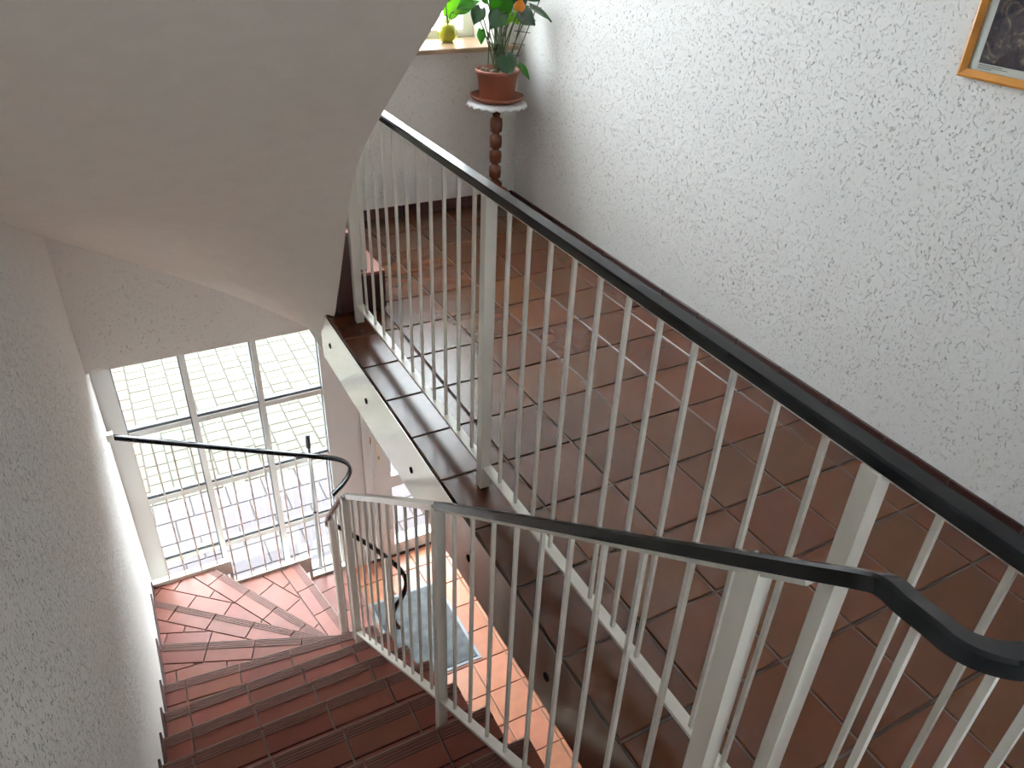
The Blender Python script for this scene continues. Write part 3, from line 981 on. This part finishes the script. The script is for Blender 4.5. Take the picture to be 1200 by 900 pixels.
MB().tube([(3.31, 5.93, 4.30), (3.34, 5.88, 4.42)], 0.02, 6).build('spadix', 'flower', fl)
# wire trellis pushed into the pot
tr = empty('plant_trellis', (3.24, 6.15, 3.1), label='small dark wire trellis stuck in the flower pot', category='trellis')
for a, b in (((3.16, 6.15, 3.12), (3.52, 6.02, 4.6)), ((3.26, 6.18, 3.12), (3.84, 6.02, 4.6))):
    MB().tube([a, b], 0.013, 6).build('rod', 'wire', tr)
for t in (0.22, 0.36, 0.52, 0.68, 0.84):
    p = V((3.16, 6.15, 3.12)).lerp(V((3.52, 6.02, 4.6)), t); q_ = V((3.26, 6.18, 3.12)).lerp(V((3.84, 6.02, 4.6)), t)
    e = (q_ - p) * 0.25 + V((0.03, 0, 0))
    MB().tube([p - e + V((0, 0, .03)), q_ + e - V((0, 0, .03))], 0.010, 6).build('rung', 'wire', tr)

# vase with a cutting on the sill
ZS = WZ0 + 0.09
vz = empty('glass_vase', (2.42, 7.55, ZS), label='round green glass vase with a cutting on the window sill', category='vase')
MB().lathe([(0.0, ZS), (0.13, ZS), (0.16, ZS + 0.02), (0.205, ZS + 0.10), (0.215, ZS + 0.19), (0.195, ZS + 0.28), (0.14, ZS + 0.36), (0.085, ZS + 0.41), (0.085, ZS + 0.47)], 2.42, 7.55, 28).build('body', 'glass_green', vz)
MB().lathe([(0.0, ZS + 0.02), (0.12, ZS + 0.025), (0.19, ZS + 0.11), (0.2, ZS + 0.19), (0.18, ZS + 0.28), (0.12, ZS + 0.35), (0.0, ZS + 0.36)], 2.42, 7.55, 28).build('water', 'vase_water', vz)
cu = empty('plant_cutting', (2.42, 7.55, ZS + 0.3), label='bright lime green leaf cutting standing in the glass vase', category='cutting')
leaf((2.56, 7.50, 4.30), (0.45, -0.1, 0.95), (-0.5, -0.8, 0.3), 0.75, 0.36, 'leaf_lime', cu, (2.42, 7.55, ZS + 0.30), heart=False)
leaf((2.80, 7.45, 4.22), (0.85, -0.1, 0.35), (-0.2, -0.7, 0.7), 0.62, 0.26, 'leaf_mid', cu, (2.42, 7.55, ZS + 0.30), heart=False)
leaf((2.40, 7.60, 4.60), (0.0, 0.0, 1.0), (-0.5, -0.8, 0.2), 0.7, 0.34, 'leaf_lime', cu, (2.42, 7.55, ZS + 0.30), heart=False)

# ------------------------------------------------------------------ framed picture
PY1, PY0, PZ0, PZ1 = -3.31, -5.6, 4.79, 6.6
XW = XR
pc = empty('framed_picture', (XW, (PY0 + PY1) / 2, PZ0), label='dark landscape print in an orange wooden frame on the rough wall', category='picture')
fwid = 0.10
fb = MB()
ring = []
for d_, x_ in ((0, XW), (0.012, XW - 0.075), (0.035, XW - 0.085), (fwid, XW - 0.05), (fwid, XW)):
    ring += [(x_, PY0 + d_, PZ0 + d_), (x_, PY1 - d_, PZ0 + d_), (x_, PY1 - d_, PZ1 - d_), (x_, PY0 + d_, PZ1 - d_)]
fb.add(ring, [(k_ * 4 + i, k_ * 4 + (i + 1) % 4, k_ * 4 + 4 + (i + 1) % 4, k_ * 4 + 4 + i) for k_ in range(4) for i in range(4)])
fb.build('frame', 'wood_frame', pc)
mt = box('mount', 'paper', (XW - 0.035, XW, PY0 + fwid, PY1 - fwid, PZ0 + fwid, PZ1 - fwid), pc)
box('print', 'print', (XW - 0.038, XW - 0.034, PY0 + 0.22, PY1 - 0.20, PZ0 + 0.18, PZ1 - 0.2), pc)
for q in range(3):
    box('caption_line', 'ink', (XW - 0.0375, XW - 0.0345, PY1 - 0.205 - (0.16, 0.34, 0.28)[q], PY1 - 0.205, PZ0 + 0.125 + q * 0.017, PZ0 + 0.130 + q * 0.017), mt)
box('glazing', 'glass', (XW - 0.048, XW - 0.044, PY0 + fwid, PY1 - fwid, PZ0 + fwid, PZ1 - fwid), pc)

# ------------------------------------------------------------------ outside
ZO = HALL - 0.15
gd = box('ground', 'earth', (-60, 60, YO, 120, ZO - 0.5, ZO - 0.04), kind='structure', label='paved forecourt outside the entrance glazing', category='ground')
rp = random.Random(5)
xs = [-5.75 + 0.76 * i for i in range(13)]
cnt = 0
for i in range(12):
    y = 13.9 + rp.uniform(-.05, .05)
    while y < 26:
        d = rp.choice((0.55, 0.55, 0.58, 0.8))
        if cnt < 290:
            MB().cbox(xs[i] + 0.02, xs[i + 1] - 0.02, y + 0.02, y + d - 0.02, ZO - 0.04, ZO + rp.uniform(-.006, .006), 0.012).build('paver', 'paver_cream', gd)
            cnt += 1
        y += d
for i in range(14):
    MB().cbox(-6.25, -5.78, 13.9 + i * 0.8 + 0.02, 14.7 + i * 0.8 - 0.02, ZO - 0.04, ZO, 0.012).build('edging_brick', 'paver_brick', gd)
for i in range(9):
    for j_ in range(5):
        MB().cbox(-7.0 + i * 1.2 + 0.02 + (j_ % 2) * .6, -5.8 + i * 1.2 - 0.02 + (j_ % 2) * .6, 8.5 + j_ * 1.08 + 0.02, 9.58 + j_ * 1.08 - 0.02, ZO - 0.04, ZO + 0.002, 0.01).build('paving_slab', 'paver_pink', gd)
